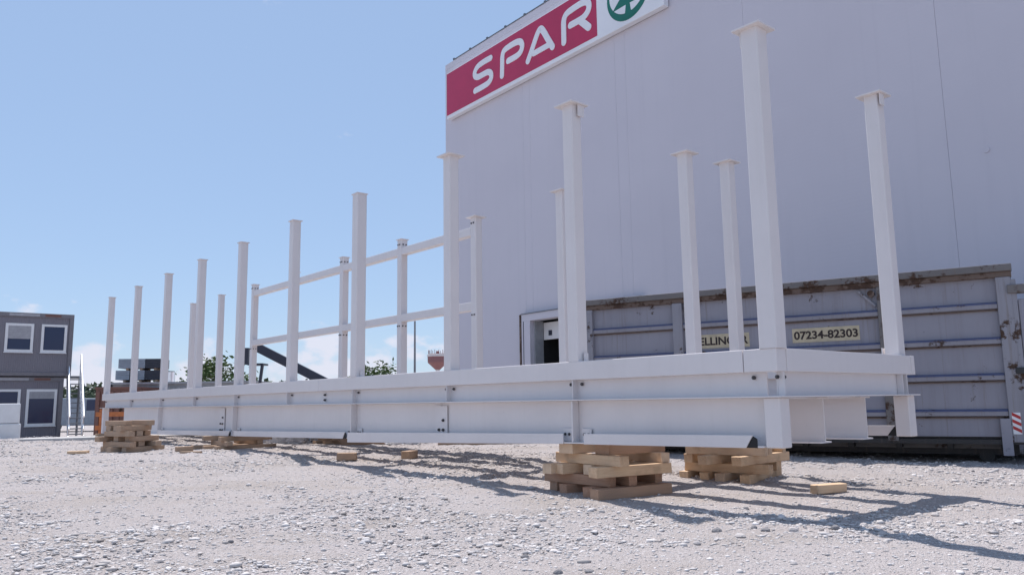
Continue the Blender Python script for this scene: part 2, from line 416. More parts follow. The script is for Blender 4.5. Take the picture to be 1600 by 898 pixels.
# beams in segments with open joints, tapered lower girder
def beam_line(v, inner, near):
    """v: line of the posts; inner: +1 / -1 direction of the middle of the frame"""
    out = -inner
    joints = [-.075, .245, 8.02 if near else 7.95, LEN - .32, LEN + .075] if near else [-.075, .2, 7.95, LEN - .2, LEN + .075]
    for a, b in zip(joints[:-1], joints[1:]):
        g = .004
        MB().box(v - CW, v + CW, a + g, b - g, Z_BOX, Z_BASE).build('edge_beam', 'white', frame, .006)
    mid = [0.075, 8.02, LEN - .075]
    for a, b in zip(mid[:-1], mid[1:]):
        # upper channel: web and the flange it stands on
        MB().box(v + inner*.012 - .006, v + inner*.012 + .006, a + .003, b - .003, Z_FL + .002, Z_BOX - .002).build('upper_web', 'white', frame)
    MB().box(v - .115, v + .115, -.12, 8.018, Z_FL - .012, Z_FL).build('flange', 'white', frame, .002)
    MB().box(v - .115, v + .115, 8.022, LEN + .12, Z_FL - .012, Z_FL).build('flange', 'white', frame, .002)
    lo = [(.08 if near else .5), 4.75, 12.3, (LEN - 2.0 if near else LEN - .08)]
    for a, b in zip(lo[:-1], lo[1:]):
        a += .003; b -= .003; w0, w1 = v + inner*.012 - .006, v + inner*.012 + .006
        za, zb = z_low(a) + .014, z_low(b) + .014; zt = Z_FL - .014
        MB().hexa([(w0,a,za),(w1,a,za),(w1,b,zb),(w0,b,zb),(w0,a,zt),(w1,a,zt),(w1,b,zt),(w0,b,zt)]).build('lower_web', 'white', frame)
        f0, f1 = v - .1, v + .1; za -= .014; zb -= .014
        MB().hexa([(f0,a,za),(f1,a,za),(f1,b,zb),(f0,b,zb),(f0,a,za+.013),(f1,a,za+.013),(f1,b,zb+.013),(f0,b,zb+.013)]).build('bottom_flange', 'white', frame)
    # legs at the ends
    for u, l in ((0, 0), (LEN - .1, LEN - .1)):
        MB().box(v - CW, v + CW, u - CW, u + CW, z_low(l) - .003, Z_FL - .013).build('leg', 'white', frame, .01)
    us = near_u if near else far_u
    for k, u in enumerate(us):
        s0, s1 = sorted((v + out*.006, v + out*.07))
        if 0 < k < 9:
            MB().box(s0, s1, u + .02, u + .032, Z_FL + .001, Z_BOX - .001).build('stiffener', 'white', frame)
            s0i, s1i = sorted((v + inner*.02, v + inner*.09))
            MB().box(s0i, s1i, u + .02, u + .032, Z_FL + .001, Z_BOX - .001).build('stiffener', 'white', frame)
        rz = 0 if not near else R(-90)
        for du in ((-.06, .1) if k else (-.03, .19)):
            bolt(v + out*(.0065 if k or True else 0), u + du, Z_BOX - .045, R(-90) if out < 0 else R(90))
        if k in (1, 3, 5, 7):
            wv0, wv1 = sorted((v + out*.006, v + out*.092))
            zl = z_low(u)
            MB().box(wv0, wv1, u + .01, u + .03, zl + .015, Z_FL - .015).build('stiffener', 'white', frame)
            p0, p1 = sorted((v + out*.007, v + out*.019))
            for d0 in (-.18, .1):
                MB().box(p0, p1, u + d0, u + d0 + .13, zl + .016, zl + .15).build('splice_plate', 'white', frame, .002)
                for q in (0.035, .095):
                    bolt(v + out*.0195, u + d0 + q, zl + .09, R(-90) if out < 0 else R(90), sc=.85)
    for u in (8.02 - .10,):
        for z in (Z_FL + .06, Z_BOX - .06): bolt(v + out*.0065, u, z, R(-90) if out < 0 else R(90), sc=1.15)
    for u, pts in ((4.75, ((-.06, .10), (-.06, .22), (.03, .10))), (12.3, ((-.06, .08), (-.06, .2), (.05, .08), (.05, .2), (-.06, .32)))):
        p0, p1 = sorted((v + out*.007, v + out*.015))
        MB().box(p0, p1, u - .14, u + .12, z_low(u) + .03, Z_FL - .05).build('splice_plate', 'white', frame, .002)
        for du, dz in pts: bolt(v + out*.0155, u + du, z_low(u) + .03 + dz, R(-90) if out < 0 else R(90), sc=1.1)
    # angle cleats along the foot of the girder
    segs = [(.17, 2.12), (2.42, 7.0), (7.08, 11.42), (11.62, 16.1)] if near else [(.16, 4.8), (5.0, 11.7), (11.9, 16.6)]
    for i, (a, b) in enumerate(segs):
        e0, e1 = sorted((v + out*.102, v + out*.112)); hgt = .105 if i < 2 else .10; hgb = hgt + (.04 if near and i == 1 else 0)
        cut = .07 if i != 1 else 0
        za, zb = z_low(a) - .004, z_low(b) - .004 - (.05 if near and i == 1 else 0)
        MB().hexa([(e0,a+cut,za),(e1,a+cut,za),(e1,b,zb),(e0,b,zb),(e0,a,za+hgt),(e1,a,za+hgt),(e1,b,zb+hgb),(e0,b,zb+hgb)]).build('foot_angle', 'white', frame, .002)
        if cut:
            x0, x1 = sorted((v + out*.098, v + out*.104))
            MB().prism([(a - .035, za + .002), (a + cut + .01, za + .002), (a + .002, za + hgt - .008), (a - .035, za + hgt - .03)], x0, x1, 'x').build('gap_shade_wedge', 'black', frame)  # added black wedge, paints in the dark gap at the plate end
beam_line(0, 1, True)
beam_line(WID, -1, False)
# end beams and cross members
def end_beam(u, out):
    MB().box(CW + .004, WID - CW - .004, u - CW, u + CW, Z_BOX, Z_BASE).build('end_beam', 'white', frame, .006)
    y0, y1 = sorted((u + out*.0, u + out*.012))
    MB().box(.02, WID - .02, y0, y1, Z_FL + .002, Z_BOX - .002).build('end_web', 'white', frame)
    MB().box(.117, WID - .117, u - .115, u + .115, Z_FL - .012, Z_FL).build('end_flange', 'white', frame, .002)
    for v in (.02, WID - .16, WID - .06):
        a, b = sorted((u + out*.014, u + out*.072))
        MB().box(v, v + .012, a, b, Z_FL + .001, Z_BOX - .001).build('stiffener', 'white', frame)
    for v in (.10, WID - .10): bolt(v, u + out*.0125, Z_BOX - .045, 0 if out < 0 else R(180), sc=1.15)
end_beam(0, -1); end_beam(LEN, 1)
MB().box(WID + CW + .002, WID + .15, -CW, CW + .1, Z_BOX, Z_BASE).build('edge_beam', 'white', frame, .006)
for k in range(1, 9):
    u = near_u[k] * .5 + far_u[k] * .5
    mb = MB(); mb.box(.09, WID - .09, u - .006, u + .006, Z_FL + .014, Z_BASE - .06)
    mb.box(.09, WID - .09, u - .07, u + .07, Z_FL + .003, Z_FL + .0135); mb.box(.09, WID - .09, u - .07, u + .07, Z_BASE - .0595, Z_BASE - .049)
    mb.build('cross_beam', 'white', frame)
for v in (WID / 3, 2 * WID / 3):
    a, b = 0.02, LEN - .05; zt = Z_FL - .030
    mb = MB(); zl0, zl1 = z_low(a), z_low(b)
    mb.hexa([(v-.006,a,zl0+.013),(v+.006,a,zl0+.013),(v+.006,b,zl1+.013),(v-.006,b,zl1+.013),(v-.006,a,zt),(v+.006,a,zt),(v+.006,b,zt),(v-.006,b,zt)])
    mb.hexa([(v-.1,a,zl0),(v+.1,a,zl0),(v+.1,b,zl1),(v-.1,b,zl1),(v-.1,a,zl0+.0125),(v+.1,a,zl0+.0125),(v+.1,b,zl1+.0125),(v-.1,b,zl1+.0125)])
    mb.box(v - .1, v + .1, a, b, zt + .0005, zt + .012)
    mb.build('stringer', 'white', frame)
# outrigger with its post beyond the far side
MB().box(WID + CW + .004, 3.17 + .1, 2.45 - .07, 2.45 + .07, Z_BOX, Z_BASE - .002).build('outrigger_beam', 'white', frame, .006)
MB().hexa([(WID + .12, 2.44, Z_FL), (WID + .13, 2.44, Z_FL), (WID + .13, 2.46, Z_FL), (WID + .12, 2.46, Z_FL), (WID + .12, 2.44, Z_BOX - .002), (3.1, 2.44, Z_BOX - .002), (3.1, 2.46, Z_BOX - .002), (WID + .12, 2.46, Z_BOX - .002)]).build('gusset', 'white', frame)
column(3.17, 2.45, h=Z_TOP - Z_BASE)
# railing bay on the far side: two rails between five posts
for z in (Z_TOP - .31, 2.52):
    for k in range(3, 7):
        MB().box(WID - .07, WID + .07, far_u[k] + CW + .002, far_u[k + 1] - CW - .002, z, z + .145).build('rail', 'white', frame, .006)
for k in range(3, 8):
    for z in (Z_TOP - .10, 2.44):
        for dv in (-.035, .035):
            if k != 3: bolt(dv, -CW - .001, z - Z_BASE, 0, fcols[k], .8)
        for dv in (-.03, .035): bolt(-CW - .001, dv, z - Z_BASE, R(-90), fcols[k], .8)

# ------------------------------------------------------------------ timber
timber_cache = {}
def timber_mesh(l, w, h, mat):
    key = (round(l, 1), w, h, mat)
    if key not in timber_cache:
        me = MB().box(-l/2, l/2, -w/2, w/2, 0, h).mesh('timber_block')
        bm = bmesh.new(); bm.from_mesh(me); bmesh.ops.bevel(bm, geom=bm.edges[:], offset=.004, segments=1, affect='EDGES')
        for v in bm.verts: v.co += Vector((random.gauss(0, .003), random.gauss(0, .0015), random.gauss(0, .001)))
        bm.to_mesh(me); bm.free(); me.materials.append(M[mat]); timber_cache[key] = me
    return timber_cache[key]
def timber(x, y, z, rz, l, w, h, label, group, mat='timber', tilt=0):
    o = bpy.data.objects.new('timber_block', timber_mesh(l, w, h, mat)); C.objects.link(o)
    o.location = (x, y, z); o.rotation_euler = (tilt, 0, rz); return tag(o, label, 'timber', group)
ORD = ['bottom', 'second', 'third', 'fourth', 'fifth', 'sixth']
def stack(u, v, layers, label, group, h=.1, rot=0, mat='timber', z0=None, lowdark=0):
    cx, cy = NX + UX*u + VX*v, NY + UY*u + VY*v
    z = (gz(cx, cy) if z0 is None else z0) - .012
    for i, (direc, offs, ln, w) in enumerate(layers):
        a = ANG + rot + (R(90) if direc == 'u' else 0)
        names = {1: ['single'], 2: ['right', 'left'], 3: ['right', 'middle', 'left'], 4: ['rightmost', 'second from right', 'second from left', 'leftmost']}[len(offs)] if direc == 'v' else {2: ['rear', 'front'], 3: ['rear', 'middle', 'front']}[len(offs)]
        for off, nm in zip(offs, names):
            dx, dy = (-math.sin(a) * off, math.cos(a) * off); j = random.uniform(-.11, .11); l = ln + random.uniform(-.05, .15)
            timber(cx + dx + math.cos(a)*j, cy + dy + math.sin(a)*j, z, a + random.uniform(-.085, .085), l, w, h - .001,
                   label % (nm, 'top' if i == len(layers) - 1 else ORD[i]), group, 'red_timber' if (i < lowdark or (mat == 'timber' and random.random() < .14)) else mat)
        z += h
top1 = z_low(2.2)
h1 = (top1 - .008 - gz(NX + UX*2.2, NY + UY*2.2) + .012) / 5
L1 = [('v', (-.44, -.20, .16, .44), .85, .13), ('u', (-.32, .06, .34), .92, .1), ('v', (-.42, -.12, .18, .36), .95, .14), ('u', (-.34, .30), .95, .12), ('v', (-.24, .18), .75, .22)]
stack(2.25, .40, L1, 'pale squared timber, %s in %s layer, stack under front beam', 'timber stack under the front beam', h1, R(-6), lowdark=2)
h2 = (top1 - .008 - gz(NX + UX*2.1 + VX*2.4, NY + UY*2.1 + VY*2.4) + .012) / 5
L2 = [('v', (-.36, -.1, .14, .4), 1.0, .12), ('u', (-.3, .3), .9, .12), ('v', (-.40, .0, .34), 1.05, .12), ('u', (-.36, .1, .36), .9, .1), ('v', (-.2, .2), .85, .2)]
stack(2.1, 2.42, L2, 'sunlit squared timber, %s in %s layer, stack under rear beam by skip', 'timber stack under the rear beam', h2, R(8))
zt = z_low(12.0); h3 = (zt - .006 - gz(NX + UX*12, NY + UY*12) + .012) / 3
L3 = [('v', (-.4, 0, .4), 1.1, .14), ('u', (-.3, .3), 1.0, .12), ('v', (-.35, .3), 1.0, .16)]
stack(12.0, .15, L3, 'brown timber, %s in %s layer, low stack under front beam middle', 'low timber stack under the front beam', h3, 0, 'old_timber')
L4 = [('v', (-.32, -.1, .12, .32), .7, .13), ('u', (-.3, -.05, .26), .7, .13), ('v', (-.3, 0, .3), .62, .13), ('u', (-.26, 0, .26), .64, .13), ('v', (-.26, -.03, .22), .6, .13), ('u', (-.2, .2), .55, .13)]
stack(13.0, -1.55, L4, 'weathered timber, %s in %s layer, free-standing stack left of frame', 'free-standing timber stack', .098, R(20), 'old_timber')
# further supports out of easy sight, under the rear beam
for u in (12.0,):
    zt = z_low(u); hh = (zt - .006 - gz(NX + UX*u + VX*WID, NY + UY*u + VY*WID) + .012) / 3
    stack(u, WID, L3, 'brown timber, %s in %s layer, low stack under rear beam middle', 'low timber stack under the rear beam', hh, 0, 'old_timber')
for u, v, nm in ((20.6, .1, 'front'), (20.6, WID, 'rear')):
    zt = z_low(u); g = gz(NX + UX*u + VX*v, NY + UY*u + VY*v)
    timber(NX + UX*u + VX*v, NY + UY*u + VY*v, g - .01, ANG, 1.0, .16, zt - .006 - g + .01, 'single timber under the far end of the %s beam' % nm, 'timber sleepers at the far end', 'old_timber')
# loose pieces
def loose(x, y, rz, l, w, h, label, mat='timber', tilt=0):
    timber(x, y, gz(x, y) - .004 + (abs(tilt) * w * .5), rz, l, w, h, label, 'loose timber offcuts', mat, tilt)
loose(3.17, 8.15, R(22), .38, .10, .085, 'pale timber offcut lying on the gravel right of the stacks')
loose(-2.66, 12.7, R(5), .30, .16, .11, 'dark timber offcut lying in shade, left of two offcuts before the frame', 'old_timber')
loose(-1.70, 12.95, R(70), .30, .15, .12, 'dark timber offcut lying in shade, right of two offcuts before the frame', 'old_timber')
loose(-8.05, 14.75, R(10), .34, .14, .05, 'short board lying in front of the free-standing timber stack')
loose(-6.2, 15.0, R(35), .30, .14, .09, 'small reddish offcut between the two left timber stacks', 'old_timber')
loose(-5.75, 14.2, R(-12), .4, .1, .05, 'thin board in the shade before the low timber stack', 'old_timber')
for i, (x, y, rz, l) in enumerate([(-.6, 16.2, 8, 1.9), (.1, 16.5, 3, 1.6), (-2.6, 17.0, -6, 1.7), (-3.0, 16.6, 14, 1.2), (-1.4, 16.9, -14, 2.2)]):
    loose(x, y, R(rz), l, .16, .12, ['long timber lying behind the frame towards the loading door', 'second long timber lying behind the frame by the loading door', 'long timber lying behind the frame below the water tower', 'shorter timber lying behind the frame at its left part', 'longest timber lying behind the middle of the frame'][i], 'old_timber')

# ------------------------------------------------------------------ single stones
stone_me = []
for i in range(5):
    bm = bmesh.new(); bmesh.ops.create_icosphere(bm, subdivisions=2, radius=1)
    ph = [random.uniform(0, 6) for _ in range(6)]
    for v in bm.verts:
        p = v.co; v.co = p * (1 + .16*math.sin(2.3*p.x+ph[0]) + .14*math.sin(3.1*p.y+ph[1]) + .12*math.sin(2.9*p.z+ph[2]) + random.uniform(-.04, .04))
    me = bpy.data.meshes.new('stone'); bm.to_mesh(me); bm.free(); me.materials.append(M['stone_pale'] if i < 3 else M['stone_dark']); stone_me.append(me)
def ground_pt(px, py):
    a = (px - 800) / F_PX; b = -(py - 449) / F_PX
    d = _fw + _r2 * a + _u2 * b; t = -CAMZ / d.z
    for _ in range(6): t = (gz(d.x*t, d.y*t) - CAMZ) / d.z
    return d.x*t, d.y*t
stones = [(693,778,.075,0),(820,864,.035,3),(1036,842,.025,3),(1120,827,.05,3),(1196,828,.055,4),(1178,823,.045,3),(1305,831,.05,4),(1157,838,.06,0),(1240,828,.05,1),(1380,836,.05,2),(1435,803,.05,0),(1350,822,.05,1),
          (872,890,.04,3),(922,893,.035,4),(1240,880,.03,2),(1577,856,.035,1),(1460,803,.045,2),(995,805,.04,0),(940,796,.04,1),(1090,850,.035,2),(830,764,.07,0),(640,850,.03,3),(360,846,.03,4),(250,880,.03,3),(440,800,.04,0),(540,826,.035,1),(700,822,.035,2),(755,760,.05,1),(90,770,.05,0),(1080,800,.045,2)]
for px, py, s, k in stones:
    x, y = ground_pt(px, py)
    o = bpy.data.objects.new('stone', stone_me[k]); C.objects.link(o); z = float(ground_z(x, y))
    s *= .62
    o.location = (x, y, z + s * .25); o.scale = (s * random.uniform(.9, 1.3), s * random.uniform(.8, 1.1), s * random.uniform(.55, .8)); o.rotation_euler = (0, 0, random.uniform(0, 6))
    if k < 3: tag(o, 'fist-sized pale stone lying loose on the gravel', 'stone', 'loose pale stones')
    else: tag(o, 'fist-sized dark grey stone lying loose on the gravel', 'stone', 'loose dark stones')

# ------------------------------------------------------------------ warehouse
WL = Vector((-2.386, 28.16, 0)); WRZ = math.atan2(-.7885, .615)
wh = thing('warehouse', 'tall pale grey warehouse clad in wide flat panels', 'building', WL, WRZ)
HW = 12.6 + CAMZ
WLEN, WDEP = 34.0, 40.0
# local x runs along the front, local y into the building, front face at y = 0
DX0, DX1, DZ = 4.95, 9.2, 3.42
seams = [0, 4.60, 8.80, 13.10, 17.43, 21.75, 26.05, 30.35, WLEN]
for a, b in zip(seams[:-1], seams[1:]):
    segs = [(a, b, -.6, HW - .22)]
    if a < DX1 and b > DX0:
        x0, x1 = max(a, DX0), min(b, DX1); segs = [(x0, x1, DZ, HW - .22)]
        if x0 > a: segs.append((a, x0 - .002, -.6, HW - .22))
        if x1 < b: segs.append((x1 + .002, b, -.6, HW - .22))
    for x0, x1, z0, z1 in segs:
        g0 = .0015 if x0 == a and a > 0 else 0; g1 = .0015 if x1 == b else 0
        MB().box(x0 + g0, x1 - g1, 0, .12, z0, z1).build('wall_panel', 'wall', wh, .006)
MB().box(.02, WLEN - .02, .125, .18, DZ, HW - .3).build('backing', 'grey_paint', wh)
ws = [0.2 + i * 4.4 for i in range(10)]
for a, b in zip(ws[:-1], ws[1:]):
    MB().box(.0, .12, a + .006, b - .006, -.6, HW - .22).build('wall_panel', 'wall', wh, .006)
    MB().box(WLEN - .12, WLEN, a + .006, b - .006, -.6, HW - .22).build('wall_panel', 'wall', wh, .006)
MB().box(0.0, WLEN, -.004, .2, HW - .219, HW).build('parapet', 'wall', wh, .004)
MB().box(-.004, .2, .204, WDEP, HW - .219, HW).build('parapet', 'wall', wh, .004)
MB().box(.2, WLEN - .2, .25, WDEP, HW - 1.0, HW - .8).build('roof', 'grey_paint', wh)
cp = MB().box(.55, WLEN, -.02, .18, HW + .002, HW + .035).build('coping', 'coping', wh)
for i in range(16):
    MB().box(.55 + i * 1.05, .63 + i * 1.05, -.03, .05, HW + .036, HW + .075).build('coping_clip', 'coping', cp)
tube = MB().tube((18.09, -.02, 5.38), (18.09, .0, 5.38), .055, .055, 12).build('wall_vent', 'wall', wh)
# loading door: projecting surround, reveal, half-raised panel door, rusty edge guard
sur = MB().box(DX0 - .42, DX0, -.16, -.002, -.3, DZ).box(DX1, DX1 + .42, -.16, -.002, -.3, DZ).box(DX0 - .42, DX1 + .42, -.16, -.002, DZ + .001, DZ + .22).build('door_surround', 'wall', wh, .004)
MB().box(DX0 - .50, DX0 - .425, -.18, -.002, -.3, DZ + .22).build('edge_guard', 'rust', wh)
MB().box(DX0 - .41, DX1 + .41, -.19, -.002, DZ + .2205, DZ + .245).build('drip_strip', 'coping', wh)
MB().box(DX0 - .33, DX0 - .30, -.165, -.161, -.3, DZ).build('seal_strip', 'machine', wh)
MB().box(DX0 + .001, DX0 + .05, .0, .34, -.3, DZ - .002).build('door_reveal', 'grey_paint', wh)
dr = MB().box(DX0 + .06, DX1 - .06, .345, .39, DZ - .58, DZ - .05).build('door_panel', 'pvc', wh, .004)
MB().box(DX0 + .30, DX0 + .46, .335, .344, DZ - .46, DZ - .30).build('door_handle', 'machine', dr)
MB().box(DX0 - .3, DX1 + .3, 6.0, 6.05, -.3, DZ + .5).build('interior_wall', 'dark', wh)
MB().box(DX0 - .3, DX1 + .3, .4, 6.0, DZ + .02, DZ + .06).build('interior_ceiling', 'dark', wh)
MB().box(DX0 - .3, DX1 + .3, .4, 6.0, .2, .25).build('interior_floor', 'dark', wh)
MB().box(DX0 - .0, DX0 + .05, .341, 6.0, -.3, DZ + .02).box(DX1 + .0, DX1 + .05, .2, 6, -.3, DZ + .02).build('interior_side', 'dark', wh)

# store sign
SX0, SX1, SZ0, SZ1 = .43, 10.87, 10.30 + CAMZ, 12.06 + CAMZ
sg = thing('store_sign', 'red and white SPAR sign with green fir emblem high on the warehouse', 'sign', WL, WRZ)
MB().box(SX0, SX1, -.22, -.03, SZ0, SZ1).build('sign_box', 'sign_white', sg, .01)
MB().box(SX0 + .6, SX0 + .7, -.029, -.002, SZ0 + .2, SZ1 - .2).build('bracket', 'coping', sg)
MB().box(SX1 - .7, SX1 - .6, -.029, -.002, SZ0 + .2, SZ1 - .2).build('bracket', 'coping', sg)
MB().box(SX0 + .002, 8.36, -.228, -.2205, SZ0 + .13, SZ1 - .03).build('red_panel', 'red', sg)
def stroke(name, paths, w, mat, y0, y1, n=10):
    mb = MB()
    for path in paths:
        P = [Vector((a, b)) for a, b in path]
        # smooth with Catmull-Rom
        Q = []
        for i in range(len(P) - 1):
            p0, p1, p2, p3 = P[max(i-1, 0)], P[i], P[i+1], P[min(i+2, len(P)-1)]
            for k in range(8):
                t = k / 8; Q.append(.5*((2*p1)+(p2-p0)*t+(2*p0-5*p1+4*p2-p3)*t*t+(3*p1-p0-3*p2+p3)*t**3))
        Q.append(P[-1])
        if w > 0:
            L, Rr = [], []
            for i, q in enumerate(Q):
                d = (Q[min(i+1, len(Q)-1)] - Q[max(i-1, 0)]).normalized(); nrm = Vector((-d.y, d.x)) * w / 2
                L.append(q + nrm); Rr.append(q - nrm)
            d = (Q[-1] - Q[-2]).normalized(); a0 = math.atan2(d.y, d.x)
            e = [Q[-1] + Vector((math.cos(a0 + R(90) - R(180)*k/n), math.sin(a0 + R(90) - R(180)*k/n))) * w/2 for k in range(1, n)]
            d = (Q[0] - Q[1]).normalized(); a1 = math.atan2(d.y, d.x)
            s_ = [Q[0] + Vector((math.cos(a1 + R(90) - R(180)*k/n), math.sin(a1 + R(90) - R(180)*k/n))) * w/2 for k in range(1, n)]
            m = len(Q); vs = []; fs = []
            for i in range(m): vs += [(L[i].x, y0, L[i].y), (Rr[i].x, y0, Rr[i].y)]
            for i in range(m-1): fs.append((2*i, 2*i+1, 2*i+3, 2*i+2))
            k0 = len(vs); vs += [(p.x, y0, p.y) for p in e]; fs.append(tuple([2*m-2] + list(range(k0, k0+len(e))) + [2*m-1]))
            k1 = len(vs); vs += [(p.x, y0, p.y) for p in s_]; fs.append(tuple([1] + list(range(k1, k1+len(s_))) + [0]))
            mb.add(vs, fs)
    me = bpy.data.meshes.new(name); me.from_pydata(mb.v, [], mb.f)
    bm = bmesh.new(); bm.from_mesh(me); bmesh.ops.remove_doubles(bm, verts=bm.verts, dist=1e-5)
    ext = bmesh.ops.extrude_face_region(bm, geom=bm.faces[:]); bmesh.ops.translate(bm, vec=(0, y1 - y0, 0), verts=[g for g in ext['geom'] if isinstance(g, bmesh.types.BMVert)])
    bmesh.ops.recalc_face_normals(bm, faces=bm.faces); bm.to_mesh(me); bm.free()
    return link(name, me, mat, sg)
zc = CAMZ
def sh(p): return [(a, b + zc) for a, b in p]
LWD = .215
S_ = [(3.19,11.66),(2.75,11.665),(2.42,11.62),(2.25,11.48),(2.27,11.33),(2.45,11.235),(2.75,11.225),(3.02,11.21),(3.19,11.11),(3.21,10.94),(3.05,10.82),(2.75,10.79),(2.26,10.79)]
P_ = [(3.82,10.80),(3.84,11.2),(3.86,11.48),(3.95,11.63),(4.2,11.675),(4.60,11.675),(4.84,11.60),(4.92,11.44),(4.85,11.28),(4.65,11.20),(4.17,11.195)]
A1 = [(5.20,10.81),(5.45,11.17),(5.68,11.51),(5.84,11.64),(5.98,11.53),(6.2,11.17),(6.41,10.83)]
A2 = [(5.50,10.955),(5.9,10.957),(6.30,10.96)]
R1 = [(6.94,10.77),(6.945,11.2),(6.96,11.46),(7.06,11.61),(7.3,11.665),(7.80,11.68),(8.02,11.60),(8.07,11.44),(7.98,11.29),(7.75,11.20),(7.25,11.195)]
R2 = [(7.70,11.15),(7.85,11.0),(8.03,10.82)]
stroke('letter', [sh(S_)], LWD, 'sign_white', -.2285, -.245)
stroke('letter', [sh(P_)], LWD, 'sign_white', -.2285, -.245)
stroke('letter', [sh(A1)], LWD, 'sign_white', -.2285, -.245); stroke('letter', [sh(A2)], LWD*.9, 'sign_white', -.2285, -.2445)
stroke('letter', [sh(R1)], LWD, 'sign_white', -.2285, -.245); stroke('letter', [sh(R2)], LWD*1.05, 'sign_white', -.2285, -.2445)
ECX, ECZ, ER = 9.60, 11.22 + zc, .80
def disc(r, y0, y1, mat, name):
    return MB().prism([(ECX + r*math.cos(6.28318*i/48), ECZ + r*math.sin(6.28318*i/48)) for i in range(48)], y0, y1, 'y').build(name, mat, sg)
em = disc(ER, -.2205, -.228, 'sign_green', 'emblem')
MB().prism([(ECX + .70*math.cos(6.28318*i/48), ECZ + .06 + .65*math.sin(6.28318*i/48)) for i in range(48)], -.2285, -.231, 'y').build('emblem_field', 'sign_white', sg)
tree_poly = [(-.26,-.72),(-.11,-.56),(-.075,-.34),(-.60,-.36),(-.22,-.02),(-.40,-.02),(-.13,.26),(-.27,.26),(0,.68),(.27,.26),(.13,.26),(.40,-.02),(.22,-.02),(.60,-.36),(.075,-.34),(.11,-.56),(.26,-.72)]
MB().prism([(ECX + a, ECZ + b) for a, b in tree_poly], -.2315, -.234, 'y').build('emblem_fir', 'sign_green', sg)

# ------------------------------------------------------------------ roll-off skip in front of the warehouse
SKA = Vector((1.3396, 14.219, 0)); SKR = math.atan2(-.51882, .85488)
sk = thing('roll_off_skip', 'battered blue-grey steel roll-off skip with rust and phone number', 'skip', SKA, SKR)
ST = 1.8 + CAMZ; SL = 6.56; SW = 2.35
# local x to the right along the front, y into the skip
MB().box(-.02, SL, .06, .10, .37, ST - .16).build('side_sheet', 'skip', sk)
MB().box(-.02, SL, SW - .1, SW - .06, .37, ST - .16).build('side_sheet', 'skip', sk)
MB().box(-.02, .02, .101, SW - .101, .37, ST - .16).build('end_sheet', 'skip', sk)
MB().box(SL - .06, SL - .02, .101, SW - .101, .37, ST - .16).build('end_sheet', 'skip', sk)
MB().box(.0, SL, .1, SW - .1, .34, .369).build('floor', 'skip_dark', sk)
MB().box(-.06, SL + .02, -.05, .13, ST - .10, ST).build('top_rail', 'skip_rail', sk, .008)
MB().box(-.05, SL + .01, -.015, .105, ST - .18, ST - .101).build('under_rail', 'rust', sk, .006)
MB().box(-.06, SL + .02, SW - .13, SW + .05, ST - .10, ST).build('top_rail', 'skip_rail', sk, .008)
posts = [(-.04, .13), (1.64, 1.81), (3.24, 3.36) , (4.84, 4.98), (6.37, 6.55)]
posts = [(-.04, .13), (1.64, 1.81), (4.84, 4.98), (6.37, 6.55)]
for i, (a, b) in enumerate(posts):
    MB().box(a, b, -.03, .058, .30, ST - .182).build('post', 'skip_rail' if i == 2 else 'skip_post', sk, .008)
for (a0, a1), (b0, b1) in zip(posts[:-1], posts[1:]):
    for z in (2.13, 1.64, 1.14, .645):
        rb = MB().prism([(.058, z - .005), (.0, z + .012), (.0, z + .068), (.058, z + .085)], a1 + .004, b0 - .004, 'x').build('ridge', 'skip_ridge', sk)
        MB().prism([(.0, z + .069), (-.004, z + .069), (-.004, z + .084), (.040, z + .102), (.0575, z + .102), (.0575, z + .0875)], a1 + .005, b0 - .005, 'x').build('blue_edge', 'skip_blue', rb)
        MB().box(a1 + .005, b0 - .005, .030, .057, z - .022, z - .006).build('rust_seam', 'rust', rb)
for px in (1.84, 4.70):
    MB().prism([(0, 0), (.03, 0), (.24, .30), (.24, .34), (.0, .02)], -.0, .05, 'y')
for s, x in ((1, 1.82), (-1, 4.83)):
    MB().bar((x + s*.26, .03, ST - .2), (x + s*.02, .03, ST - .46), .03, .03).build('corner_brace', 'skip_post', sk)
    MB().tube((x + s*.07, -.005, ST - .27), (x + s*.07, .058, ST - .27), .05, .05, 14).build('lashing_eye', 'rust', sk)
MB().box(.0, SL - .05, .0, .14, .27, .335).build('floor_rail', 'skip_dark', sk)
MB().box(.2, SL - .25, .35, .47, .19, .26).build('sub_rail', 'skip_rail', sk)
MB().box(.1, SL - .1, .5, .62, .10, .339).build('skid', 'skip_dark', sk); MB().box(.1, SL - .1, SW - .62, SW - .5, .10, .339).build('skid', 'skip_dark', sk)
for i in range(10): MB().box(.3 + i*.66, .38 + i*.66, .15, .34, .2, .338).build('floor_joist', 'skip_dark', sk)
MB().box(.62, .64, SW - .5, .64, .02, .3)
for x in (.5, SL - .5):
    for y in (.56, SW - .56): MB().tube((x, y - .09, .09), (x, y + .09, .09), .10, .10, 14).build('roller', 'skip_dark', sk)
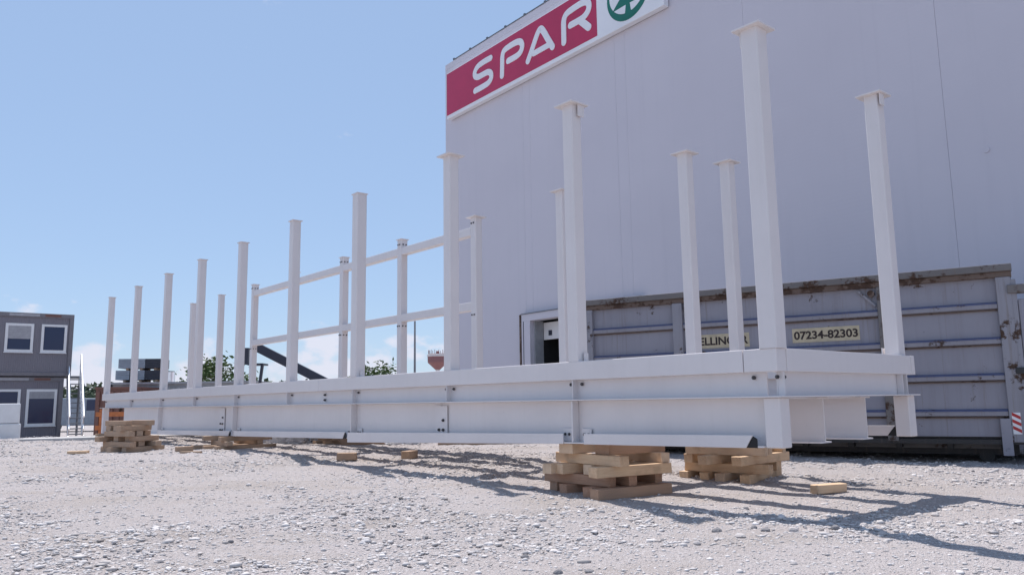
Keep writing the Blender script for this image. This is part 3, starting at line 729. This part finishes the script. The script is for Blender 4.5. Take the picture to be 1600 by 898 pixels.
# door hardware at the right end
MB().box(SL - .02, SL + .05, -.02, .10, .25, ST - .22).build('hinge_post', 'skip_post', sk, .01)
MB().box(SL - .06, SL + .16, -.06, .1, ST - .42, ST - .30).build('hinge', 'skip_rail', sk, .01)
MB().box(SL - .06, SL + .22, -.05, .1, 1.22, 1.31).build('hinge', 'skip_dark', sk, .01)
MB().box(SL + .055, SL + .14, .0, SW, .3, ST - .5).build('door', 'skip', sk, .01)
MB().box(6.26, 6.385, -.05, -.031, .12, .62).build('repair_plate', 'skip', sk, .004)
hz = MB().box(6.40, 6.502, -.036, -.031, .41, .70).build('hazard_plate', 'sign_white', sk)
for i in range(3):
    z = .45 + i * .09
    MB().hexa([(6.402, -.039, z + .03), (6.50, -.039, z - .025), (6.50, -.0365, z - .025), (6.402, -.0365, z + .03), (6.402, -.039, z + .075), (6.50, -.039, z + .02), (6.50, -.0365, z + .02), (6.402, -.0365, z + .075)]).build('red_stripe', 'hz_red', hz)
def text_part(name, body, x0, x1, z0, z1, y, parent, mat, bold=.012):
    cu = bpy.data.curves.new(name, 'FONT'); cu.body = body; cu.size = 1; cu.offset = bold; cu.extrude = .001
    tmp = bpy.data.objects.new(name, cu); C.objects.link(tmp); bpy.context.view_layer.update()
    me = bpy.data.meshes.new_from_object(tmp.evaluated_get(bpy.context.evaluated_depsgraph_get())); bpy.data.objects.remove(tmp)
    co = np.array([v.co for v in me.vertices]); lo, hi = co.min(0), co.max(0)
    for v in me.vertices:
        c = v.co; v.co = (x0 + (c.x - lo[0])/(hi[0]-lo[0])*(x1-x0), y - (c.z - lo[2]) * 1.0, z0 + (c.y - lo[1])/(hi[1]-lo[1])*(z1-z0))
    me.materials.clear(); return link(name, me, mat, parent)
pl = MB().box(3.575, 4.56, .052, .0585, 1.80, 2.02).build('number_plate', 'plate', sk)
text_part('lettering', '07234-82303', 3.60, 4.535, 1.845, 1.975, .0515, pl, 'ink', .03)
pl = MB().box(1.90, 2.90, .052, .0585, 1.78, 2.01).build('name_plate', 'plate', sk)
text_part('lettering', 'ELLINGER', 2.07, 2.88, 1.83, 1.965, .0515, pl, 'ink', .03)
# blue container beyond the skip
bc = thing('blue_container', 'dark blue steel container just visible beyond the right end of the skip', 'container', (7.62, 11.5, 0), SKR)
MB().box(0.05, 5.95, .05, 2.35, .05, 2.35).build('wall', 'blue_cont', bc)
for i in range(24): MB().prism([(.06 + i*.245, .0), (.18 + i*.245, .0), (.21 + i*.245, .051), (.03 + i*.245, .051)], .2, 2.2, 'z').build('corrugation', 'blue_cont', bc)
for x in (0, 5.9):
    for y in (0, 2.3): MB().box(x, x + .1, y, y + .1, 0, 2.4).build('corner_post', 'blue_cont', bc)
MB().box(.1, 5.9, 0, .09, 2.28, 2.4).build('top_rail', 'blue_cont', bc); MB().box(.1, 5.9, 0, .09, .0, .15).build('bottom_rail', 'blue_cont', bc)

# ------------------------------------------------------------------ yard on the left
def XP(px, d): return ((px - 800) / F_PX - .0023) / 1.0105 * d
slab = MB().box(-2.6, 2.6, -.45, .45, 0, .07).build('concrete_slab', 'concrete', None, .01)
slab.location = (-10.6, 22.0, gz(-10.6, 22.0) - .015); slab.rotation_euler = (0, 0, R(21)); tag(slab, 'flat concrete slab lying past the far end of the frame', 'slab')
# office cabins, two storeys
OD = 34.0; OZ = -.36; OH = 2.68
ORZ = R(36)
OX1 = XP(97, OD)
cab = thing('office_cabin', 'lower grey office cabin with two white-framed windows by the metal stair', 'site cabin', (OX1, OD, OZ), ORZ)
def cabin(cab, wins, shutter):
    L, W = 6.0, 2.6   # local x from -L to 0, front face y = 0, right end at x = 0
    MB().box(-L + .05, -.05, .05, W - .05, .1, OH - .1).build('wall', 'office', cab)
    for z0, z1 in ((0, .16), (OH - .2, OH - .02)):
        MB().box(-L, 0, 0, .14, z0, z1).build('edge_rail', 'office_frame', cab, .01); MB().box(-L, 0, W - .14, W, z0, z1).build('edge_rail', 'office_frame', cab, .01)
        MB().box(-.14, 0, .141, W - .141, z0, z1).build('edge_rail', 'office_frame', cab, .01)
    for x in (-L, -.16):
        for y in (0, W - .16): MB().box(x, x + .16, y, y + .16, .161, OH - .201).build('corner_post', 'office_frame', cab, .01)
    MB().box(-2.4, -1.3, -.005, -.001, OH - .16, OH - .06).build('maker_strip', 'shutter', cab); MB().box(-1.1, -.5, -.005, -.001, OH - .16, OH - .06).build('maker_strip', 'rust_red', cab)
    MB().box(-L + .1, -.1, .1, W - .1, OH - .09, OH - .03).build('roof', 'grey_paint', cab)
    for (x0, x1, z0, z1), sh_ in zip(wins, shutter):
        w = MB().box(x0, x1, .01, .049, z1 - .1, z1).box(x0, x1, .01, .049, z0, z0 + .1).box(x0, x0 + .1, .01, .049, z0 + .1, z1 - .1).box(x1 - .1, x1, .01, .049, z0 + .1, z1 - .1).build('window', 'pvc', cab)
        MB().box(x0 + .1, x1 - .1, .03, .045, z0 + .1, z1 - .1).build('pane', 'glass', w)
        if sh_: 
            n = 8
            for i in range(n):
                zz = z1 - .1 - (i + 1) * sh_ / n
                MB().box(x0 + .1, x1 - .1, .012, .026, zz + .004, zz + sh_ / n).build('shutter_slat', 'shutter', w)
        MB().box(x0 - .02, x1 + .02, -.03, .012, z0 - .04, z0 - .002).build('sill', 'pvc', w)
cabin(cab, [(-2.7, -1.55, .55, 2.15), (-1.34, -.22, .62, 2.15)], [0, .3])
cab2 = thing('office_cabin', 'upper grey office cabin with a half-closed shutter over its left window', 'site cabin', (OX1 + .25, OD + .05, OZ + OH + .02), ORZ)
cabin(cab2, [(-2.5, -1.48, 1.0, 2.2), (-1.2, -.24, 1.0, 2.2)], [.55, 0])
for i, lab in enumerate(('lower grey office cabin at the very left edge', 'upper grey office cabin at the very left edge')):
    o = thing('office_cabin', lab, 'site cabin', (OX1 - 5.9*math.cos(ORZ) - .1 + .25*i, OD - 5.9*math.sin(ORZ) - .3, OZ + i * (OH + .02)), ORZ)
    cabin(o, [(-2.2, -1.1, .8, 2.2)], [0])
# steel stair up the cabin's right end
stt = thing('outdoor_stair', 'bright metal stair with gleaming handrails at the end of the cabins', 'stair', (XP(122, 35.0), 35.0, OZ), math.atan2(.62, 1))
RUN = 4.11   # local y runs up and away, x across; foot of the flight nearest the yard
for x in (-.5, 0):
    MB().bar((x, -RUN, .0), (x, 0, OH), .05, .2).build('stringer', 'alu', stt)
    for hh in (.5, 1.0): MB().tube((x, -RUN - .05, hh), (x, 0, OH + hh), .04, .04, 16).build('handrail', 'alu', stt)
    for k in range(5):
        t = k / 4.2; MB().tube((x, -RUN*t, OH*(1-t)), (x, -RUN*t, OH*(1-t) + 1.0), .025).build('baluster', 'alu', stt)
for i in range(13):
    t = (i + .5) / 13; MB().box(-.47, -.03, -RUN*t - .13, -RUN*t + .13, OH*(1-t) - .02, OH*(1-t) + .02).build('tread', 'galv', stt)
MB().box(-.95, .1, .001, 1.2, OH - .02, OH + .06).build('landing', 'galv', stt)
for x in (-.9, .05): MB().tube((x, 1.1, 0), (x, 1.1, OH - .021), .05).build('post', 'galv', stt)
# wrapped white packages
for i, (z, dx, lab) in enumerate(((0, .05, 'lower of two white wrapped panel packs at the left edge'), (.61, 0, 'upper of two white wrapped panel packs at the left edge'))):
    d = 24.5; o = MB().box(-2.2, 0, 0, 1.2, 0, .60).build('panel_pack', 'package', None, .03)
    o.location = (XP(32, d) + dx, d, gz(XP(20, d), d) + z + (0 if i == 0 else 0)); o.rotation_euler = (0, 0, R(34 - 2*i)); tag(o, lab, 'package', 'white wrapped packs')
# low store with steel packs on its roof
d = 33.0; zb = -.36
ls = thing('storage_container', 'low grey storage container behind the far end of the frame', 'container', (XP(168, d), d, zb), R(4))
MB().box(0.05, 5.95, .05, 2.35, .05, 2.28).build('wall', 'grey_paint', ls); MB().box(-.15, 6.1, -.1, 2.5, 2.281, 2.36).build('roof', 'grey_paint', ls)
for i in range(28): MB().box(.1 + i*.208, .2 + i*.208, .0, .049, .2, 2.15).build('corrugation', 'grey_paint', ls)
MB().box(0, 6, 0, .045, 0, .18).build('bottom_rail', 'steel_dark', ls)
for x in (0, 5.88): MB().box(x, x + .12, -.01, .048, .181, 2.28).build('corner_post', 'steel_dark', ls)
for i, (x0, ln, zz) in enumerate(((.1, 1.9, 2.48), (.2, 1.72, 2.97))):
    pk = thing('steel_pack', ('lower' if i == 0 else 'upper') + ' bundle of blue-grey steel sheets on the storage container roof', 'steel bundle', (XP(168, d) + x0, d + .3, zb + zz), R(5 + 3*i), 'steel bundles on the roof')
    for k in range(4): MB().box(0, ln * .62, 0, 1.2, k*.1, k*.1 + .094).build('sheet', 'steel_blue', pk)
    for k in range(4): MB().box(ln * .62 + .01, ln, .02, 1.18, k*.1, k*.1 + .094).build('sheet', 'steel_dark', pk)
    for x in (.3, ln * .5, ln - .3): MB().box(x, x + .1, 0.05, 1.15, -.1, -.001).build('bearer', 'old_timber', pk)
    MB().box(ln*.3, ln*.3 + .05, -.01, -.001, 0, .4).build('strap', 'black', pk)
tv = thing('spare_drum', 'shiny round steel drum beside the steel bundles', 'drum', (XP(168, d) + 2.3, d + .5, zb + 2.37))
MB().tube((0, 0, 0), (0, 0, .42), .22, .22, 20).build('body', 'alu', tv); MB().tube((0, 0, .421), (0, 0, .45), .2, .2, 20).build('lid', 'steel_dark', tv)
# rusty red container
d = 30.5
rc = thing('red_container', 'rusty red steel container left of the far frame end', 'container', (XP(146, d), d, -.36), R(6))
MB().box(.03, 1.55, .05, 2.4, .05, 2.05).build('wall', 'rust_red', rc)
for i in range(6): MB().box(.08 + i*.25, .2 + i*.25, .0, .049, .15, 1.95).build('corrugation', 'rust_red', rc)
MB().box(0, 1.6, -.02, 2.45, 2.051, 2.12).build('roof', 'rust_red', rc)
# orange barrier
d = 27.0
br = thing('safety_barrier', 'orange and grey site barrier seen below the far end of the frame', 'barrier', (XP(150, d), d, -.33), R(2))
for z in (.55, 1.0): MB().box(0, 2.2, 0, .04, z, z + .15).build('board', 'orange', br)
for x in (.1, 1.05, 1.95): MB().box(x, x + .07, .041, .1, 0, 1.25).build('post', 'orange', br)
MB().box(.2, 1.9, .05, .09, .05, .5).build('panel', 'grey_paint', br)
for x in (.1, 1.9): MB().box(x - .1, x + .2, -.25, .3, 0, .04).build('foot', 'orange', br)
# parked van far behind
d = 46.0
vn = thing('parked_van', 'pale van parked far away between the stair and the red container', 'van', (XP(62, d), d, -.37), 0)
prof = [(0, .35), (4.6, .35), (4.7, .9), (4.2, 1.15), (3.6, 1.9), (.1, 1.95), (0, 1.7)]
MB().prism(prof, 0, 1.8, 'y').build('body', 'steel_blue', vn, .05)
MB().prism([(4.15, 1.2), (3.62, 1.82), (2.7, 1.82), (2.7, 1.2)], -.004, .2, 'y').build('window', 'glass', vn)
for x in (.9, 3.8):
    w = MB().tube((x, -.02, .34), (x, .2, .34), .34, .34, 18).build('wheel', 'black', vn); MB().tube((x, -.03, .34), (x, -.021, .34), .18, .18, 14).build('rim', 'alu', w)
MB().box(4.62, 4.72, .15, .4, .75, .9).build('headlight', 'glass', vn)

# telehandler behind the frame, boom raised to the left
d = 31.0
th = thing('telehandler', 'dark telehandler behind the frame with its boom raised to the left', 'telehandler', (XP(520, d), d, -.1), 0)
def px(p): return XP(p, d) - XP(520, d)
MB().bar((px(402), 0, 3.30), (px(560), 0, 1.25), .24, .34, (0, 0, 1)).build('boom', 'machine', th, .02)
MB().bar((px(394), 0.0, 3.42), (px(430), 0, 2.95), .18, .24).build('boom_extension', 'machine', th, .02)
MB().box(px(383), px(389), -.3, .3, 2.65, 3.3).build('fork_carriage', 'machine', th, .01)
fk = MB().box(px(389), px(413), -.35, .35, 2.62, 2.69)
fk.bar((px(412), -.3, 2.65), (px(407), -.3, 1.5), .1).bar((px(397), -.3, 2.65), (px(397), -.3, 1.6), .1).build('hanging_frame', 'machine', th)
MB().box(-1.0, 2.6, -.7, .7, .6, 1.2).build('chassis', 'machine', th, .04)
cabm = MB().prism([(.2, 1.2), (1.5, 1.2), (1.4, 1.5), (1.3, 1.55), (.5, 1.55), (.3, 1.4)], -.75, -.05, 'y').build('cab', 'machine', th, .02)
for x in (-.4, 2.0):
    for y in (-1.0, .6): 
        w = MB().tube((x, y, .5), (x, y + .4, .5), .5, .5, 20).build('wheel', 'black', th); MB().tube((x, y - .02, .5), (x, y - .001, .5), .25, .25, 14).build('rim', 'grey_paint', w)
# lamp post and water tower
d = 62.0; lp = thing('lamp_post', 'thin tall grey mast standing behind the frame', 'mast', (XP(648, d), d, .1))
MB().tube((0, 0, 0), (.0, 0, 7.3), .11, .07, 10).build('pole', 'galv', lp); MB().box(-.2, .2, -.2, .2, 0, .05).build('base_plate', 'galv', lp)
d = 190.0; wt = thing('water_tower', 'distant brown water tower with a wide bowl on a slim stem', 'water tower', (XP(684, d), d, 0))
def lathe(prof, n=28):
    mb = MB(); vs = [(r*math.cos(6.28318*i/n), r*math.sin(6.28318*i/n), z) for r, z in prof for i in range(n)]
    fs = [(k*n+i, k*n+(i+1) % n, (k+1)*n+(i+1) % n, (k+1)*n+i) for k in range(len(prof)-1) for i in range(n)] + [tuple(range(n))[::-1], tuple(range((len(prof)-1)*n, len(prof)*n))]
    return mb.add(vs, fs)
lathe([(.55, 0), (.5, 8.9)]).build('stem', 'tower_white', wt)
lathe([(.6, 8.901), (2.4, 10.6), (2.45, 12.4), (2.2, 12.7)]).build('bowl', 'tower_red', wt)
lathe([(2.5, 12.0), (2.56, 12.05), (2.56, 12.5), (2.5, 12.55)]).build('band', 'tower_white', wt)
for i in range(14):
    a = 6.28318*i/14; MB().tube((2.2*math.cos(a), 2.2*math.sin(a), 12.7), (2.2*math.cos(a), 2.2*math.sin(a), 13.6), .06).build('rail_post', 'tower_red', wt)
lathe([(.4, 12.701), (.4, 13.2), (.2, 13.4)], 14).build('hatch', 'tower_red', wt)

# ------------------------------------------------------------------ trees
def tree(x, y, h, rx, rz, n, label, leaf=.16, seed=1, group='trees behind the yard'):
    rd = random.Random(seed); t = thing('tree', label, 'tree', (x, y, gz(x, y) - .05), 0, group)
    mb = MB(); mb.tube((0, 0, 0), (0.05*h*.2, 0, h*.55), .045*h*.35, .02*h*.35, 9)
    tips = []
    for i in range(11):
        a = rd.uniform(0, 6.28); z0 = h * rd.uniform(.28, .55); r = rx * rd.uniform(.4, .9); z1 = h * rd.uniform(.55, .95)
        p0 = (0, 0, z0); p1 = (r*math.cos(a), r*math.sin(a), z1); mb.tube(p0, p1, .03*h*.22, .008*h*.2, 6); tips.append(p1)
        for _ in range(2):
            q = (p1[0] + rd.uniform(-.4, .4)*rx, p1[1] + rd.uniform(-.4, .4)*rx, p1[2] + rd.uniform(-.1, .25)*rz); mb.tube(tuple(.6*a_+.4*b_ for a_, b_ in zip(p1, p0)), q, .006*h*.3, .003*h*.2, 5); tips.append(q)
    mb.build('trunk', 'bark', t)
    vs, fs = [], []
    for _ in range(n):
        c = rd.choice(tips); s = rd.uniform(.5, 1.3) * leaf; g = .26 * rx
        p = Vector((c[0] + rd.gauss(0, g), c[1] + rd.gauss(0, g), c[2] + rd.gauss(0, g*.8)))
        a = Vector((rd.gauss(0, 1), rd.gauss(0, 1), rd.gauss(0, .6))).normalized(); b = a.cross(Vector((rd.gauss(0, 1), rd.gauss(0, 1), rd.gauss(0, 1)))).normalized()
        k = len(vs); vs += [p - a*s, p + b*s*.45, p + a*s, p - b*s*.45]; fs.append((k, k+1, k+2, k+3))
    me = bpy.data.meshes.new('crown'); me.from_pydata([tuple(v) for v in vs], [], fs); link('crown', me, 'leaf', t)
d = 45; tree(XP(342, d), d, 3.75, 1.35, 1.4, 1000, 'airy green tree behind the left part of the frame', .16, 3)
d = 60; tree(XP(585, d), d, 3.9, 1.4, 1.2, 1200, 'green tree rising over the middle of the frame', .17, 5)
d = 47; tree(XP(263, d), d, 3.3, .9, 1.2, 350, 'thin young tree behind the steel bundles', .13, 8)
def treeline():
    n = 26000; a = rng.uniform(-.95, .95, n); r = rng.uniform(330, 420, n); x = r * a; y = r
    top = 5 + 7 * vnoise(x * .03 + 40, y * 0 + 3, 6) + 3 * vnoise(x * .11, y * 0 + 8, 7); z = rng.random(n) ** .7 * top
    s = rng.uniform(.7, 1.8, n)[:, None]
    A = rng.normal(size=(n, 3)); A /= np.linalg.norm(A, axis=1)[:, None]; B = np.cross(A, rng.normal(size=(n, 3))); B /= np.linalg.norm(B, axis=1)[:, None]
    P = np.stack([x, y, z], -1); V = np.stack([P - A*s, P + B*s*.7, P + A*s, P - B*s*.7], 1).reshape(-1, 3)
    me = bpy.data.meshes.new('far_treeline'); me.from_pydata(V.tolist(), [], np.arange(4*n).reshape(n, 4).tolist())
    o = link('far_treeline', me, 'leaf_far'); o['kind'] = 'stuff'; tag(o, 'far dark treeline along the horizon', 'trees')
treeline()

# ------------------------------------------------------------------ crumpled plastic behind the frame
def heap(x, y, s, label, seed):
    rd = random.Random(seed); bm = bmesh.new(); bmesh.ops.create_icosphere(bm, subdivisions=4, radius=1)
    for v in bm.verts:
        p = v.co; k = 1 + .25*math.sin(5*p.x + seed) * math.cos(7*p.y) + rd.uniform(-.10, .10); v.co = Vector((p.x*1.6*s*k, p.y*.6*s*k, max(0, p.z + .3)*.42*s*k))
    me = bpy.data.meshes.new('plastic_sheet'); bm.to_mesh(me); bm.free(); o = link('plastic_sheet', me, 'plastic'); o.location = (x, y, gz(x, y)); tag(o, label, 'plastic sheet')
heap(-4.6, 17.3, .42, 'crumpled clear plastic sheet lying under the middle of the frame', 2)
heap(-2.3, 16.4, .2, 'small scrap of white plastic on the gravel behind the frame', 4)
